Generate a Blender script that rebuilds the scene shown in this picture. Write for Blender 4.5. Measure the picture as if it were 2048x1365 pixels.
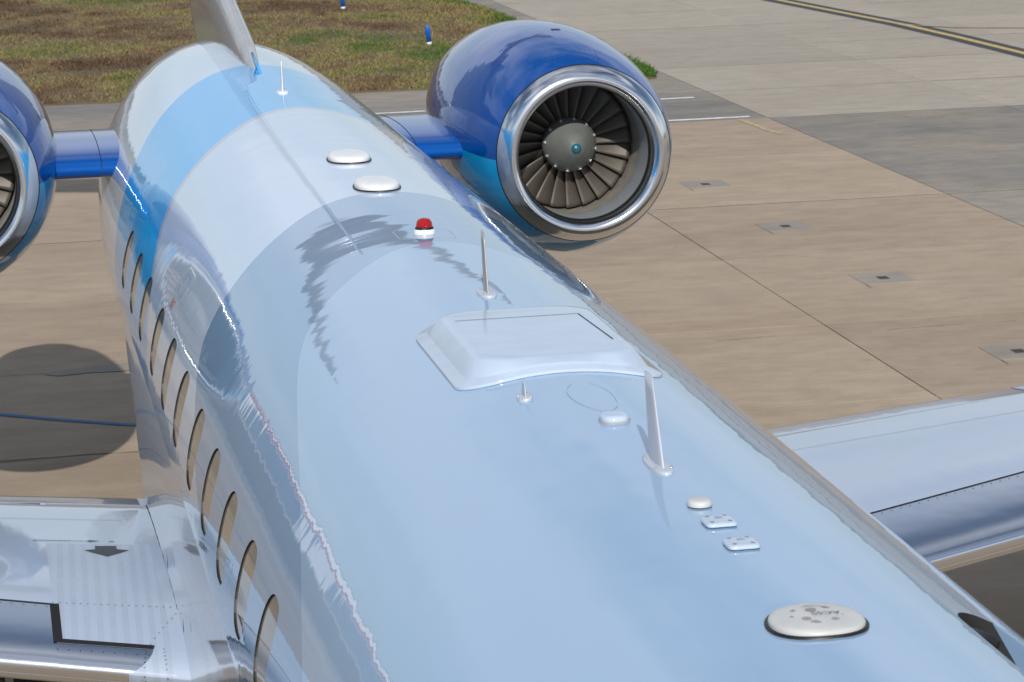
import bpy, bmesh, math, random
from mathutils import Vector, Matrix, geometry
import numpy as np
random.seed(7); rng = np.random.default_rng(7)
R = math.radians
for o in list(bpy.data.objects): bpy.data.objects.remove(o)
scene = bpy.context.scene
COL = scene.collection
ZC = 2.3                       # height of the fuselage centre line above the apron

# ------------------------------------------------------------------ camera
cd = bpy.data.cameras.new('camera'); cam = bpy.data.objects.new('camera', cd); COL.objects.link(cam)
cd.sensor_width = 36.0; cd.lens = 98.8; cd.clip_start = .1; cd.clip_end = 3000
yaw, pit, rol = 0.18702, 0.20459, -0.02513
fw = Vector((math.sin(yaw)*math.cos(pit), math.cos(yaw)*math.cos(pit), -math.sin(pit)))
rt = Vector((math.cos(yaw), -math.sin(yaw), 0)); up = rt.cross(fw)
r2 = rt*math.cos(rol) + up*math.sin(rol); u2 = -rt*math.sin(rol) + up*math.cos(rol)
M = Matrix((r2, u2, -fw)).transposed().to_4x4(); M.translation = Vector((-1.9563, -9.1324, 3.2348 + ZC))
cam.matrix_world = M
cd.dof.use_dof = True; cd.dof.focus_distance = 13.0; cd.dof.aperture_fstop = 14
scene.camera = cam

# ------------------------------------------------------------------ sky and sun
SUN = Vector((-0.248, -1.49, 1.0)).normalized()      # towards the sun
sun_el = math.asin(SUN.z); sun_az = math.atan2(SUN.x, SUN.y)
w = bpy.data.worlds.new('World'); scene.world = w; w.use_nodes = True
nt = w.node_tree; nt.nodes.clear()
def wn(t, **k):
    n = nt.nodes.new(t)
    for a, b in k.items(): setattr(n, a, b)
    return n
out = wn('ShaderNodeOutputWorld'); bg = wn('ShaderNodeBackground'); bg.inputs['Strength'].default_value = .086
sky = wn('ShaderNodeTexSky', sky_type='NISHITA', sun_disc=False, sun_elevation=sun_el, sun_rotation=sun_az, air_density=1.0, dust_density=.5, ozone_density=1.0)
tc = wn('ShaderNodeTexCoord'); mp = wn('ShaderNodeMapping'); mp.inputs['Scale'].default_value = (1.0, 1.0, 2.2)
nz = wn('ShaderNodeTexNoise'); nz.inputs['Scale'].default_value = 1.7; nz.inputs['Detail'].default_value = 6; nz.inputs['Roughness'].default_value = .55
rp = wn('ShaderNodeValToRGB'); rp.color_ramp.elements[0].position = .45; rp.color_ramp.elements[1].position = .66
rp.color_ramp.elements[1].color = (.8, .8, .8, 1)
mx = wn('ShaderNodeMix', data_type='RGBA'); mx.inputs['B'].default_value = (8.6, 9.0, 9.8, 1)
nt.links.new(tc.outputs['Generated'], mp.inputs['Vector']); nt.links.new(mp.outputs['Vector'], nz.inputs['Vector'])
nt.links.new(nz.outputs['Fac'], rp.inputs['Fac']); nt.links.new(rp.outputs['Color'], mx.inputs['Factor'])
# pale horizon haze, the same all the way round
sx = wn('ShaderNodeSeparateXYZ'); nt.links.new(tc.outputs['Generated'], sx.inputs[0])
hz = wn('ShaderNodeMapRange', interpolation_type='SMOOTHSTEP'); nt.links.new(sx.outputs['Z'], hz.inputs['Value'])
for k_, v_ in (('From Min', -.02), ('From Max', .45), ('To Min', .85), ('To Max', 0.0)): hz.inputs[k_].default_value = v_
mh = wn('ShaderNodeMix', data_type='RGBA'); mh.inputs['B'].default_value = (5.0, 6.1, 6.9, 1)
nt.links.new(hz.outputs['Result'], mh.inputs['Factor']); nt.links.new(sky.outputs['Color'], mh.inputs['A'])
nt.links.new(mh.outputs['Result'], mx.inputs['A']); nt.links.new(mx.outputs['Result'], bg.inputs['Color'])
nt.links.new(bg.outputs['Background'], out.inputs['Surface'])
sd = bpy.data.lights.new('sun', 'SUN'); sd.energy = 3.6; sd.angle = R(.53); sd.color = (1, .95, .88)
so = bpy.data.objects.new('sun', sd); COL.objects.link(so); so.location = (-20, -90, 60)
so.rotation_euler = (-SUN).to_track_quat('-Z', 'Y').to_euler()
vs = scene.view_settings; vs.view_transform = 'Standard'; vs.look = 'None'; vs.gamma = 1; vs.exposure = 0.22

# ------------------------------------------------------------------ helpers
def tag(o, label=None, cat=None, group=None, kind=None):
    for k, v in (('label', label), ('category', cat), ('group', group), ('kind', kind)):
        if v: o[k] = v
    return o
def link(name, me, parent=None, loc=None):
    o = bpy.data.objects.new(name, me); COL.objects.link(o)
    if parent: o.parent = parent
    if loc is not None: o.location = loc
    return o
def mesh(name, V, F, mat, smooth=True, normals=None, attrs=None):
    me = bpy.data.meshes.new(name)
    me.from_pydata([tuple(map(float, v)) for v in V], [], [tuple(map(int, f)) for f in F])
    if mat: me.materials.append(mat)
    me.polygons.foreach_set('use_smooth', [bool(smooth)]*len(me.polygons))
    if attrs:
        for k, a in attrs.items():
            at = me.attributes.new(k, 'FLOAT', 'POINT'); at.data.foreach_set('value', np.asarray(a, np.float32))
    me.update()
    if normals is not None: me.normals_split_custom_set_from_vertices([tuple(n) for n in normals])
    return me
def mobj(name, V, F, mat, parent=None, loc=None, smooth=True, normals=None, attrs=None):
    return link(name, mesh(name, V, F, mat, smooth, normals, attrs), parent, loc)
def fixn(o):
    bm = bmesh.new(); bm.from_mesh(o.data); bmesh.ops.recalc_face_normals(bm, faces=bm.faces); bm.to_mesh(o.data); bm.free(); return o
def grid_faces(nu, nv, closed_v=False):
    F = []
    for i in range(nu-1):
        for j in range(nv if closed_v else nv-1):
            k = (j+1) % nv
            F.append((i*nv+j, i*nv+k, (i+1)*nv+k, (i+1)*nv+j))
    return F
def lathe(name, prof, mat, parent=None, loc=None, n=96, cap0=False, cap1=False, axis='y', smooth=True):
    # prof: (s along axis, radius)
    V = []; F = []
    for s, r in prof:
        for j in range(n):
            a = 2*math.pi*j/n; c, d = r*math.cos(a), r*math.sin(a)
            V.append((c, s, d) if axis == 'y' else (c, d, s))
    F = grid_faces(len(prof), n, True)
    if cap0: F.append(tuple(range(n)))
    if cap1: F.append(tuple(range((len(prof)-1)*n, len(prof)*n))[::-1])
    return fixn(mobj(name, V, F, mat, parent, loc, smooth))
def box(name, x0, x1, y0, y1, z0, z1, mat, parent=None, loc=None, bev=0):
    bm = bmesh.new(); bmesh.ops.create_cube(bm, size=1)
    for v in bm.verts: v.co = Vector((x0+(v.co.x+.5)*(x1-x0), y0+(v.co.y+.5)*(y1-y0), z0+(v.co.z+.5)*(z1-z0)))
    if bev: bmesh.ops.bevel(bm, geom=bm.edges[:], offset=bev, segments=2, affect='EDGES', profile=.6)
    me = bpy.data.meshes.new(name); bm.to_mesh(me); bm.free(); me.materials.append(mat)
    return link(name, me, parent, loc)
def tube(name, pts, r, mat, parent=None, loc=None, n=10):
    pts = [Vector(p) for p in pts]; V = []
    for i, p in enumerate(pts):
        t = (pts[min(i+1, len(pts)-1)] - pts[max(i-1, 0)]).normalized()
        a = t.cross(Vector((0, 0, 1)))
        if a.length < .1: a = t.cross(Vector((1, 0, 0)))
        a.normalize(); b = t.cross(a); rr = r[i] if isinstance(r, (list, tuple)) else r
        for j in range(n):
            q = 2*math.pi*j/n; V.append(p + a*rr*math.cos(q) + b*rr*math.sin(q))
    F = grid_faces(len(pts), n, True) + [tuple(range(n)), tuple(range((len(pts)-1)*n, len(pts)*n))[::-1]]
    return fixn(mobj(name, V, F, mat, parent, loc))
def sm(a, b, x):
    t = min(1, max(0, (x-a)/(b-a))); return t*t*(3-2*t)
def superell(n, a, b, e=2.0):
    L = []
    for j in range(n):
        q = 2*math.pi*j/n; c, s = math.cos(q), math.sin(q)
        L.append((a*math.copysign(abs(c)**(2/e), c), b*math.copysign(abs(s)**(2/e), s)))
    return L

# ------------------------------------------------------------------ materials
class Mat:
    def __init__(s, name):
        s.m = bpy.data.materials.new(name); s.m.use_nodes = True; s.t = s.m.node_tree
        s.b = s.t.nodes['Principled BSDF']
    def n(s, t, ins=None, **k):
        x = s.t.nodes.new(t)
        for a, b in k.items(): setattr(x, a, b)
        for a, b in (ins or {}).items(): s.put(x.inputs[a], b)
        return x
    def put(s, sock, v):
        if isinstance(v, bpy.types.NodeSocket): s.t.links.new(v, sock)
        elif isinstance(v, bpy.types.Node): s.t.links.new(v.outputs[0], sock)
        else: sock.default_value = v
    def set(s, **k):
        for a, v in k.items(): s.put(s.b.inputs[a.replace('_', ' ')], v)
        return s
    def math(s, op, a, b=0.0, clamp=False):
        x = s.n('ShaderNodeMath', operation=op, use_clamp=clamp); s.put(x.inputs[0], a); s.put(x.inputs[1], b); return x.outputs[0]
    def mix(s, f, a, b):
        x = s.n('ShaderNodeMix', data_type='RGBA'); s.put(x.inputs['Factor'], f); s.put(x.inputs['A'], a); s.put(x.inputs['B'], b); return x.outputs['Result']
    def noise(s, scale, vec=None, detail=4, rough=.5):
        x = s.n('ShaderNodeTexNoise', {'Scale': scale, 'Detail': detail, 'Roughness': rough})
        if vec is not None: s.put(x.inputs['Vector'], vec)
        return x.outputs['Fac']
    def obj(s): return s.n('ShaderNodeTexCoord').outputs['Object']
    def pos(s): return s.n('ShaderNodeNewGeometry').outputs['Position']
    def scale(s, vec, sc):
        x = s.n('ShaderNodeMapping'); s.put(x.inputs['Vector'], vec); x.inputs['Scale'].default_value = sc; return x.outputs[0]
    def xyz(s, vec):
        x = s.n('ShaderNodeSeparateXYZ'); s.put(x.inputs[0], vec); return x.outputs
    def ramp(s, f, stops):
        x = s.n('ShaderNodeValToRGB'); s.put(x.inputs[0], f); e = x.color_ramp.elements
        while len(e) < len(stops): e.new(.5)
        for q, (p, c) in zip(e, stops): q.position = p; q.color = (*c, 1) if len(c) == 3 else c
        return x.outputs[0]
    def bump(s, h, strength, dist=.01, normal=None):
        x = s.n('ShaderNodeBump', {'Height': h, 'Strength': strength, 'Distance': dist})
        if normal is not None: s.put(x.inputs['Normal'], normal)
        return x.outputs[0]
def C4(*c): return (*c, 1.0)
def simple(name, col, rough=.5, metal=0.0, spec=.5, bump=0, bscale=60, var=.0, coat=0):
    m = Mat(name); m.set(Roughness=rough, Metallic=metal)
    m.b.inputs['Specular IOR Level'].default_value = spec
    if coat: m.b.inputs['Coat Weight'].default_value = coat; m.b.inputs['Coat Roughness'].default_value = .03
    if var:
        f = m.noise(bscale*.3, m.obj(), 5)
        d = tuple(max(0, c*(1-var)) for c in col); l = tuple(min(1, c*(1+var)) for c in col)
        m.set(Base_Color=m.ramp(f, [(.3, d), (.7, l)]))
    else: m.set(Base_Color=C4(*col))
    if bump: m.set(Normal=m.bump(m.noise(bscale, m.obj(), 4), bump, .003))
    return m.m

WHITE = (.40, .45, .53)        # pearl silver-white paint
def skin_bump(m, amp=1.0, fac=None):
    # thin-sheet waviness: fast along the body, slow round it
    p = m.obj()
    a = m.noise(1.0, m.scale(p, (.9, 4.6, .9)), 3.0, .45)
    b = m.noise(1.0, m.scale(p, (.5, 1.6, .5)), 2, .5)
    c = m.noise(60.0, p, 2, .5)
    h = m.math('ADD', m.math('MULTIPLY', a, .00085*amp), m.math('MULTIPLY', b, .004*amp))
    if fac is not None:
        d = m.noise(1.0, m.scale(p, (1.2, 11.0, 1.2)), 2, .5)
        h = m.math('ADD', h, m.math('MULTIPLY', m.math('MULTIPLY', d, fac), .0012))
    n = m.n('ShaderNodeBump', {'Height': h, 'Strength': 1.0, 'Distance': 1.0}); return n.outputs[0]
def livery():
    m = Mat('livery paint')
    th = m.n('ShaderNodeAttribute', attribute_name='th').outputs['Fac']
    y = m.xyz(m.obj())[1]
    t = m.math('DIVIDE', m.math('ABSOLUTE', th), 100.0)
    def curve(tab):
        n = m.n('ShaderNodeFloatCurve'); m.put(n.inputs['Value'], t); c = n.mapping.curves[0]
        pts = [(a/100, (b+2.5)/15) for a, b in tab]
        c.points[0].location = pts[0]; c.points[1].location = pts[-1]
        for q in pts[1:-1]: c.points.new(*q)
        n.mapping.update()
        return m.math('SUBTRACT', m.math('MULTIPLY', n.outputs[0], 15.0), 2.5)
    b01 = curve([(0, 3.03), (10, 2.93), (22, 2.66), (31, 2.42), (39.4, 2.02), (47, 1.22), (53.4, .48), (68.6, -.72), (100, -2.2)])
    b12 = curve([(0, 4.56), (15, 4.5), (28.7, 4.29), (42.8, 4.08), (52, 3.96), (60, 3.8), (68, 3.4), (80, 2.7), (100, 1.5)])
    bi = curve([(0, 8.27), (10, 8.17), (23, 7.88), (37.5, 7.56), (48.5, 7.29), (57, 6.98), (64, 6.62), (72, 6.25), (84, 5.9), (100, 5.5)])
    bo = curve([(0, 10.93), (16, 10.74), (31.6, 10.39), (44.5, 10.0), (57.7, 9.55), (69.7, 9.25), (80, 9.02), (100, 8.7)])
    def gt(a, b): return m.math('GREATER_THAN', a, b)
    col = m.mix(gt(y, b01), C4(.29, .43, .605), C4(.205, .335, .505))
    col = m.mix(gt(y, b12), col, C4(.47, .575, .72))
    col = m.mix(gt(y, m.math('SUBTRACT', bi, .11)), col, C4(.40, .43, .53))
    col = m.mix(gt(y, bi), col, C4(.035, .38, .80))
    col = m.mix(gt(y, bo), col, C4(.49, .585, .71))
    grime = m.noise(1.0, m.scale(m.obj(), (5, 1.2, 5)), 6, .6)
    col = m.mix(m.math('MULTIPLY', m.math('SUBTRACT', grime, .5, True), .25), col, C4(.30, .31, .33))
    m.set(Base_Color=col, Roughness=m.math('ADD', .012, m.math('MULTIPLY', grime, .02)), Normal=skin_bump(m, .85, m.math('MULTIPLY', t, t)))
    m.b.inputs['IOR'].default_value = 1.62; m.b.inputs['Metallic'].default_value = .10
    return m.m
PAINT = livery()
def wing_paint():
    m = Mat('wing paint'); p = m.obj(); x, y, z = m.xyz(p)
    ax = m.math('ABSOLUTE', x)
    s = m.math('PINGPONG', m.math('ADD', ax, m.math('MULTIPLY', y, .03)), .031)
    s = m.math('GREATER_THAN', s, .0155)
    inr = m.math('MULTIPLY', m.math('MULTIPLY', m.math('MULTIPLY', m.math('LESS_THAN', ax, 1.735), m.math('GREATER_THAN', ax, 1.19)), m.math('LESS_THAN', y, 5.57)), m.math('LESS_THAN', x, 0))
    n1 = m.noise(1.0, m.scale(p, (8, 1, 1)), 5, .6)
    col = m.mix(m.math('MULTIPLY', n1, .35), C4(.37, .44, .55), C4(.32, .385, .485))
    f = m.math('MULTIPLY', m.math('MULTIPLY', m.math('MULTIPLY', s, inr), m.ramp(m.noise(6.0, p, 5, .65), [(.3, (.35, .35, .35)), (.65, (1, 1, 1))])), .30)
    col = m.mix(f, col, C4(.25, .28, .34))
    a = m.noise(1.0, m.scale(p, (3.0, .9, 1.)), 3, .5)
    h = m.math('MULTIPLY', a, .006)
    bn = m.n('ShaderNodeBump', {'Height': h, 'Strength': 1.0, 'Distance': 1.0})
    m.set(Base_Color=col, Roughness=m.math('ADD', .06, m.math('MULTIPLY', inr, .16)), Normal=bn.outputs[0])
    return m.m
WINGP = wing_paint()
def body_white(name='white gloss paint', col=WHITE, amp=.6, rough=.06):
    m = Mat(name); m.set(Base_Color=C4(*col), Roughness=rough, Normal=skin_bump(m, amp)); return m.m
BODYW = body_white()
def cowl():
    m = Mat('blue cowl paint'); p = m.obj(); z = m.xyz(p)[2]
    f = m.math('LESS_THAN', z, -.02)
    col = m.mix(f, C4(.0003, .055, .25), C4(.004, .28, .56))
    a = m.noise(1.0, m.scale(p, (2, 3, 2)), 2, .5)
    b = m.noise(1.0, m.scale(p, (7, 5, 7)), 2, .5)
    h = m.math('ADD', m.math('MULTIPLY', a, .004), m.math('MULTIPLY', b, .0008))
    bn = m.n('ShaderNodeBump', {'Height': h, 'Strength': 1.0, 'Distance': 1.0})
    m.set(Base_Color=col, Roughness=.035, Normal=bn.outputs[0]); m.b.inputs['IOR'].default_value = 1.5
    return m.m
COWL = cowl()
DKBLUE = body_white('dark blue gloss paint', (.0005, .065, .30), .5, .10); DKBLUE.node_tree.nodes['Principled BSDF'].inputs['Specular IOR Level'].default_value = .3
def metal(name, col, rough, stretch=(1, 1, 1), wav=.001):
    m = Mat(name); p = m.obj()
    f = m.noise(1.0, m.scale(p, stretch), 5, .6)
    m.set(Base_Color=C4(*col), Metallic=1.0, Roughness=m.math('ADD', rough, m.math('MULTIPLY', f, rough)))
    h = m.math('MULTIPLY', m.noise(3.0, p, 2), wav)
    bn = m.n('ShaderNodeBump', {'Height': h, 'Strength': 1.0, 'Distance': 1.0}); m.set(Normal=bn.outputs[0])
    return m.m
LIPM = metal('polished aluminium lip', (.76, .77, .79), .085, (9, 40, 9), .002)
LEM = metal('brushed aluminium leading edge', (.70, .73, .78), .15, (3, 120, 120), .004)
FANM = simple('titanium blade', (.078, .067, .055), .5, .25, var=.12, bscale=30)
SPINM = simple('grey spinner paint', (.17, .18, .17), .42, .3, bump=.1, bscale=40, var=.1)
TIPM = simple('teal spinner tip', (.01, .10, .14), .35)
LINER = simple('acoustic liner', (.30, .33, .36), .42, .3, bump=.15, bscale=300, var=.08)
ABRADE = simple('abradable fan case', (.30, .28, .24), .45, .3, var=.15)
BLACK = simple('black rubber', (.008, .008, .009), .45)
SEAL = simple('dark sealant', (.018, .019, .021), .75, spec=.15)
RADW = simple('white composite', (.42, .51, .63), .10, var=.04, bscale=30)
CREAM = simple('cream composite', (.50, .51, .50), .32, var=.08, bscale=40)
DOMEW = simple('white dome paint', (.70, .71, .72), .25, var=.05, bscale=60)
BLADEW = simple('grey-white antenna paint', (.42, .46, .53), .25)
SCREW = simple('brown-grey screw cover', (.30, .27, .25), .6, var=.2, bscale=200)
INKB = simple('black ink', (.012, .012, .014), .35)
INKR = simple('red ink', (.45, .03, .03), .35)
STEEL = metal('stainless steel', (.55, .56, .58), .2)
GREYIN = simple('grey primer', (.30, .31, .31), .6, var=.1)
def red_lens():
    m = Mat('red lens'); m.set(Base_Color=C4(.42, .006, .008), Roughness=.08)
    v = m.n('ShaderNodeTexVoronoi', {'Scale': 90.0}); m.put(v.inputs['Vector'], m.obj())
    m.set(Normal=m.bump(v.outputs['Distance'], .5, .01)); m.b.inputs['Transmission Weight'].default_value = .25
    return m.m
REDL = red_lens()
def pane():
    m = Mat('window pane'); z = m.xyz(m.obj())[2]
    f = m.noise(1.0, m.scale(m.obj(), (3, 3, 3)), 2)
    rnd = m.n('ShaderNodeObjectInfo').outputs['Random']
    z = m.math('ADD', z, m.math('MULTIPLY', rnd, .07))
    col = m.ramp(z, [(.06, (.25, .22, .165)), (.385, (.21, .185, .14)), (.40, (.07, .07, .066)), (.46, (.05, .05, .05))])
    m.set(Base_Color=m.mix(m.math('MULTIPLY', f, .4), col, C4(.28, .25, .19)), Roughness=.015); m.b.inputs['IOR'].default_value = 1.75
    return m.m
PANE = pane()
TYRE = simple('tyre rubber', (.02, .02, .02), .8, bump=.3)
RIM = simple('wheel rim', (.5, .5, .5), .4, .6)

def concrete(name, base, dark, light, streak=.5):
    m = Mat(name); p = m.pos()
    big = m.noise(.22, p, 5, .55)
    st = m.noise(1.0, m.scale(p, (.45, 1.5, 1)), 6, .62)
    fine = m.noise(26.0, p, 4, .7)
    sp = m.noise(140.0, p, 2, .6)
    col = m.mix(m.ramp(st, [(.36, (0, 0, 0)), (.68, (1, 1, 1))]), C4(*dark), C4(*base))
    col = m.mix(m.ramp(big, [(.42, (0, 0, 0)), (.66, (.8, .8, .8))]), col, C4(*light))
    mid = m.noise(1.0, m.scale(p, (1.9, 3.8, 1)), 6, .68)
    col = m.mix(m.math('MULTIPLY', m.ramp(mid, [(.38, (1, 1, 1)), (.56, (0, 0, 0))]), .40), col, C4(*(c*.74 for c in dark)))
    col = m.mix(m.math('MULTIPLY', m.ramp(mid, [(.58, (0, 0, 0)), (.74, (1, 1, 1))]), .35), col, C4(*(min(1, c*1.18) for c in light)))
    wide = m.noise(1.0, m.scale(p, (.12, .33, 1)), 4, .6)
    col = m.mix(m.math('MULTIPLY', m.ramp(wide, [(.52, (0, 0, 0)), (.70, (1, 1, 1))]), .35), col, C4(dark[0]*.92, dark[1]*.86, dark[2]*.80))
    col = m.mix(m.math('MULTIPLY', m.ramp(fine, [(.35, (0, 0, 0)), (.75, (1, 1, 1))]), .30), col, C4(*(c*.72 for c in base)))
    col = m.mix(m.math('MULTIPLY', m.ramp(sp, [(.55, (0, 0, 0)), (.75, (1, 1, 1))]), .35), col, C4(*(min(1, c*1.35) for c in light)))
    spots = m.noise(3.3, p, 6, .75)
    col = m.mix(m.math('MULTIPLY', m.ramp(spots, [(.64, (0, 0, 0)), (.72, (1, 1, 1))]), .55), col, C4(*(c*.55 for c in dark)))
    o = m.n('ShaderNodeObjectInfo'); r = o.outputs['Random']
    hs = m.n('ShaderNodeHueSaturation', {'Color': col, 'Value': m.math('ADD', .92, m.math('MULTIPLY', r, .17))})
    m.set(Base_Color=hs.outputs[0], Roughness=.88, Normal=m.bump(m.math('ADD', fine, sp), .35, .006))
    m.b.inputs['Specular IOR Level'].default_value = .25
    return m.m
CON_TAN = concrete('tan concrete', (.375, .298, .218), (.31, .243, .178), (.40, .322, .242))
CON_GREY = concrete('weathered grey concrete', (.255, .24, .215), (.165, .162, .158), (.34, .285, .22))
CON_LIGHT = concrete('pale concrete', (.375, .335, .275), (.335, .295, .24), (.395, .355, .295))
CON_PATCH = concrete('repair concrete', (.275, .25, .215), (.245, .22, .19), (.30, .27, .23))
JOINT = simple('joint sealant', (.035, .03, .027), .9)
JPALE = simple('pale joint sealant', (.40, .36, .30), .9, var=.2, bscale=20)
LINEW = simple('white marking paint', (.72, .72, .70), .7, var=.15, bscale=30)
LINEY = simple('yellow marking paint', (.47, .34, .12), .7, var=.15, bscale=30)
LINEYF = simple('worn yellow marking paint', (.40, .31, .18), .8, var=.25, bscale=30)
LINEK = simple('black marking paint', (.03, .032, .036), .7, var=.2, bscale=30)
LINEB = simple('blue marking paint', (.01, .10, .30), .7, var=.2, bscale=30)

# ------------------------------------------------------------------ ground
def sheet(name, poly, z, mat, parent=None, kind=None):
    o = mobj(name, [(x, y, z) for x, y in poly], [tuple(range(len(poly)))], mat, parent, smooth=False)
    if o.data.polygons[0].normal.z < 0: o.data.flip_normals()
    return tag(o, kind=kind)
sheet('ground', [(-900, -900), (900, -900), (900, 900), (-900, 900)], -.05, CON_LIGHT, kind='structure')
apron = sheet('apron', [(-30, -16), (34, -16), (34, 70), (-30, 70)], -.012, JOINT, kind='structure')
XS = [-25.1, -21.2, -17.3, -13.4, -9.8, -6.2, -2.7, 2.0, 6.1, 10.03, 13.9, 17.8, 21.7, 25.6, 29.5, 33.4]
YS = [-12.9, -9.1, -5.4, -1.6, 2.2, 6.0, 9.8, 13.63, 16.95, 20.7, 24.4, 28.68, 32.5, 36.2, 39.9, 43.15, 47.2, 50.9, 54.6, 58.3, 62.0, 65.7]
for i in range(len(XS)-1):
    for j in range(len(YS)-1):
        x0, x1, y0, y1 = XS[i], XS[i+1], YS[j], YS[j+1]
        if x1 < 6.2 and y0 > 42: continue
        m = CON_TAN
        if y0 >= 32.4: m = CON_LIGHT if x0 > 10 else CON_GREY
        elif x0 > 10 and y0 > 16: m = CON_GREY
        g = .011
        o = box('concrete_slab', x0+g*.7, x1-g*.7, y0+g, y1-g, -.30, rng.uniform(-.0015, .0015), m, apron)
# pale poured sealant in the cross joints
for j, y in enumerate(YS[9:-1]):
    x0 = -13.4 if y < 36 else 10.03
    if y in (20.7,): continue
    sheet('joint_sealant', [(x0, y-.014), (29, y-.014), (29, y+.014), (x0, y+.014)], .004, JPALE, apron)
for x in (13.9, 17.8, 21.7):
    sheet('joint_sealant', [(x-.012, 32.6), (x+.012, 32.6), (x+.012, 65), (x-.012, 65)], .003, JPALE, apron)
# tie-down patches
for k, (x, y) in enumerate([(7.36, 26.2), (7.40, 22.65), (7.43, 19.1), (7.44, 15.15)]):
    pt = box('concrete_patch', x-.29, x+.29, y-.29, y+.29, -.1, .005, CON_PATCH, apron)
    box('anchor_recess', x-.055, x+.055, y-.075, y+.075, -.05, .008, simple('rusty anchor', (.05, .03, .02), .8, var=.3) if k == 0 else bpy.data.materials['rusty anchor'], pt)
    for (a, b, c, d) in [(-.29, -.30, -.29, -.50)]:
        sheet('saw_cut', [(x+a-.004, y+b), (x+a+.004, y+b), (x+c+.003, y+d), (x+c-.003, y+d)], .006, JOINT, apron)
def stripe(name, pts, wd, z, mat, jag=0):
    P = [Vector((a, b)) for a, b in pts]; L = []; Rr = []
    for i, q in enumerate(P):
        t = (P[min(i+1, len(P)-1)] - P[max(i-1, 0)]).normalized(); n = Vector((-t.y, t.x))*wd/2
        L.append(q+n*(1+rng.uniform(-jag, jag))); Rr.append(q-n*(1+rng.uniform(-jag, jag)))
    V = [(*q, z) for q in L] + [(*q, z) for q in Rr]; n = len(P)
    o = mobj(name, V, [(i, i+1, n+i+1, n+i) for i in range(n-1)], mat, apron, smooth=False)
    if o.data.polygons[0].normal.z < 0: o.data.flip_normals()
    return o
def lerp_pts(a, b, n): return [(a[0]+(b[0]-a[0])*i/n, a[1]+(b[1]-a[1])*i/n) for i in range(n+1)]
stripe('white_line', lerp_pts((2.0, 32.66), (9.8, 32.72), 30), .13, .006, LINEW, .15)
stripe('white_line', lerp_pts((3.0, 35.3), (9.62, 35.45), 30), .12, .006, LINEW, .15)
yl = [(14.6, 66), (15.6, 57), (16.05, 52.7), (16.45, 48.6), (16.72, 46.0), (16.86, 43), (16.94, 39.6), (17.0, 36), (17.0, 30)]
stripe('taxi_line_border', yl, .62, .006, LINEK); stripe('taxi_line', yl, .17, .010, LINEY)
yb = [(16.55, 46.9), (16.85, 45.6), (17.5, 44.7), (18.67, 44.1), (21, 43.5), (26, 43.0)]
stripe('branch_line_border', yb, .14, .007, LINEK); stripe('branch_line', yb, .075, .011, LINEYF)
stripe('worn_yellow_line', lerp_pts((9.56, 32.4), (9.66, 30.6), 9), .10, .006, LINEYF, .5)
stripe('blue_line', [(-6, 17.9), (-1.92, 15.33), (-1.45, 14.99), (-.91, 14.64), (-.5, 14.43), (.6, 14.1)], .075, .006, LINEB, .1)
sheet('sealed_repair', [(-1.50, 16.9), (-1.36, 17.02), (-1.12, 17.1), (-.3, 17.2), (1.6, 17.3), (1.6, 16.95), (-.3, 16.78), (-1.05, 16.84), (-1.36, 16.78)], .006, CON_PATCH, apron)
stripe('crack', [(-3.2, 13.3), (-2.5, 13.52), (-1.9, 13.57), (-1.2, 13.62), (-.5, 13.58)], .012, .006, JOINT, .6)
for a_, b_ in ((4.9, 5.5), (6.6, 7.4), (7.7, 7.95)): stripe('crack', lerp_pts((a_, 16.47), (b_, 16.52), 14), .008, .006, simple('crack filler', (.16, .13, .10), .9), .9)

# grass verge
GP = [(-80, 38.55), (-10, 38.6), (-.85, 38.55), (.36, 38.5), (3.1, 38.28), (4.4, 38.3), (7.2, 38.3), (9.4, 38.25), (9.72, 38.4), (9.95, 39.6), (9.95, 41.2), (9.7, 45), (9.5, 49.9), (9.42, 53.5), (9.15, 56.3), (8.6, 62), (7, 80), (5, 130), (-80, 130)]
def grass_soil():
    m = Mat('grass soil'); p = m.pos()
    a = m.noise(.5, m.scale(p, (.6, 1.2, 1)), 6, .6)
    b = m.noise(9.0, p, 5, .7)
    col = m.ramp(a, [(.3, (.085, .055, .032)), (.5, (.15, .11, .06)), (.7, (.14, .13, .05))])
    m.set(Base_Color=m.mix(m.math('MULTIPLY', b, .5), col, C4(.03, .022, .014)), Roughness=.95, Normal=m.bump(b, .6, .05))
    return m.m
soil = grass_soil()
gv = fixn(mobj('grass_field', [(x, y, -.04) for x, y in GP] + [(x, y, .03) for x, y in GP],
               [tuple(range(len(GP), 2*len(GP)))] + [(i, (i+1) % len(GP), len(GP)+(i+1) % len(GP), len(GP)+i) for i in range(len(GP))], soil, smooth=False))
tag(gv, kind='structure')
def vnoise(x, y, seed):
    r = np.random.default_rng(seed); T = r.random((64, 64))
    xi = np.floor(x).astype(int); yi = np.floor(y).astype(int); fx = x-xi; fy = y-yi
    fx = fx*fx*(3-2*fx); fy = fy*fy*(3-2*fy)
    g = lambda a, b: T[a % 64, b % 64]
    return (g(xi, yi)*(1-fx)+g(xi+1, yi)*fx)*(1-fy) + (g(xi, yi+1)*(1-fx)+g(xi+1, yi+1)*fx)*fy
def inside(x, y, P):
    c = np.zeros(len(x), bool); n = len(P)
    for i in range(n):
        x0, y0 = P[i]; x1, y1 = P[(i+1) % n]
        if y0 == y1: continue
        c ^= ((y0 > y) != (y1 > y)) & (x < (x1-x0)*(y-y0)/(y1-y0)+x0)
    return c
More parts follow.
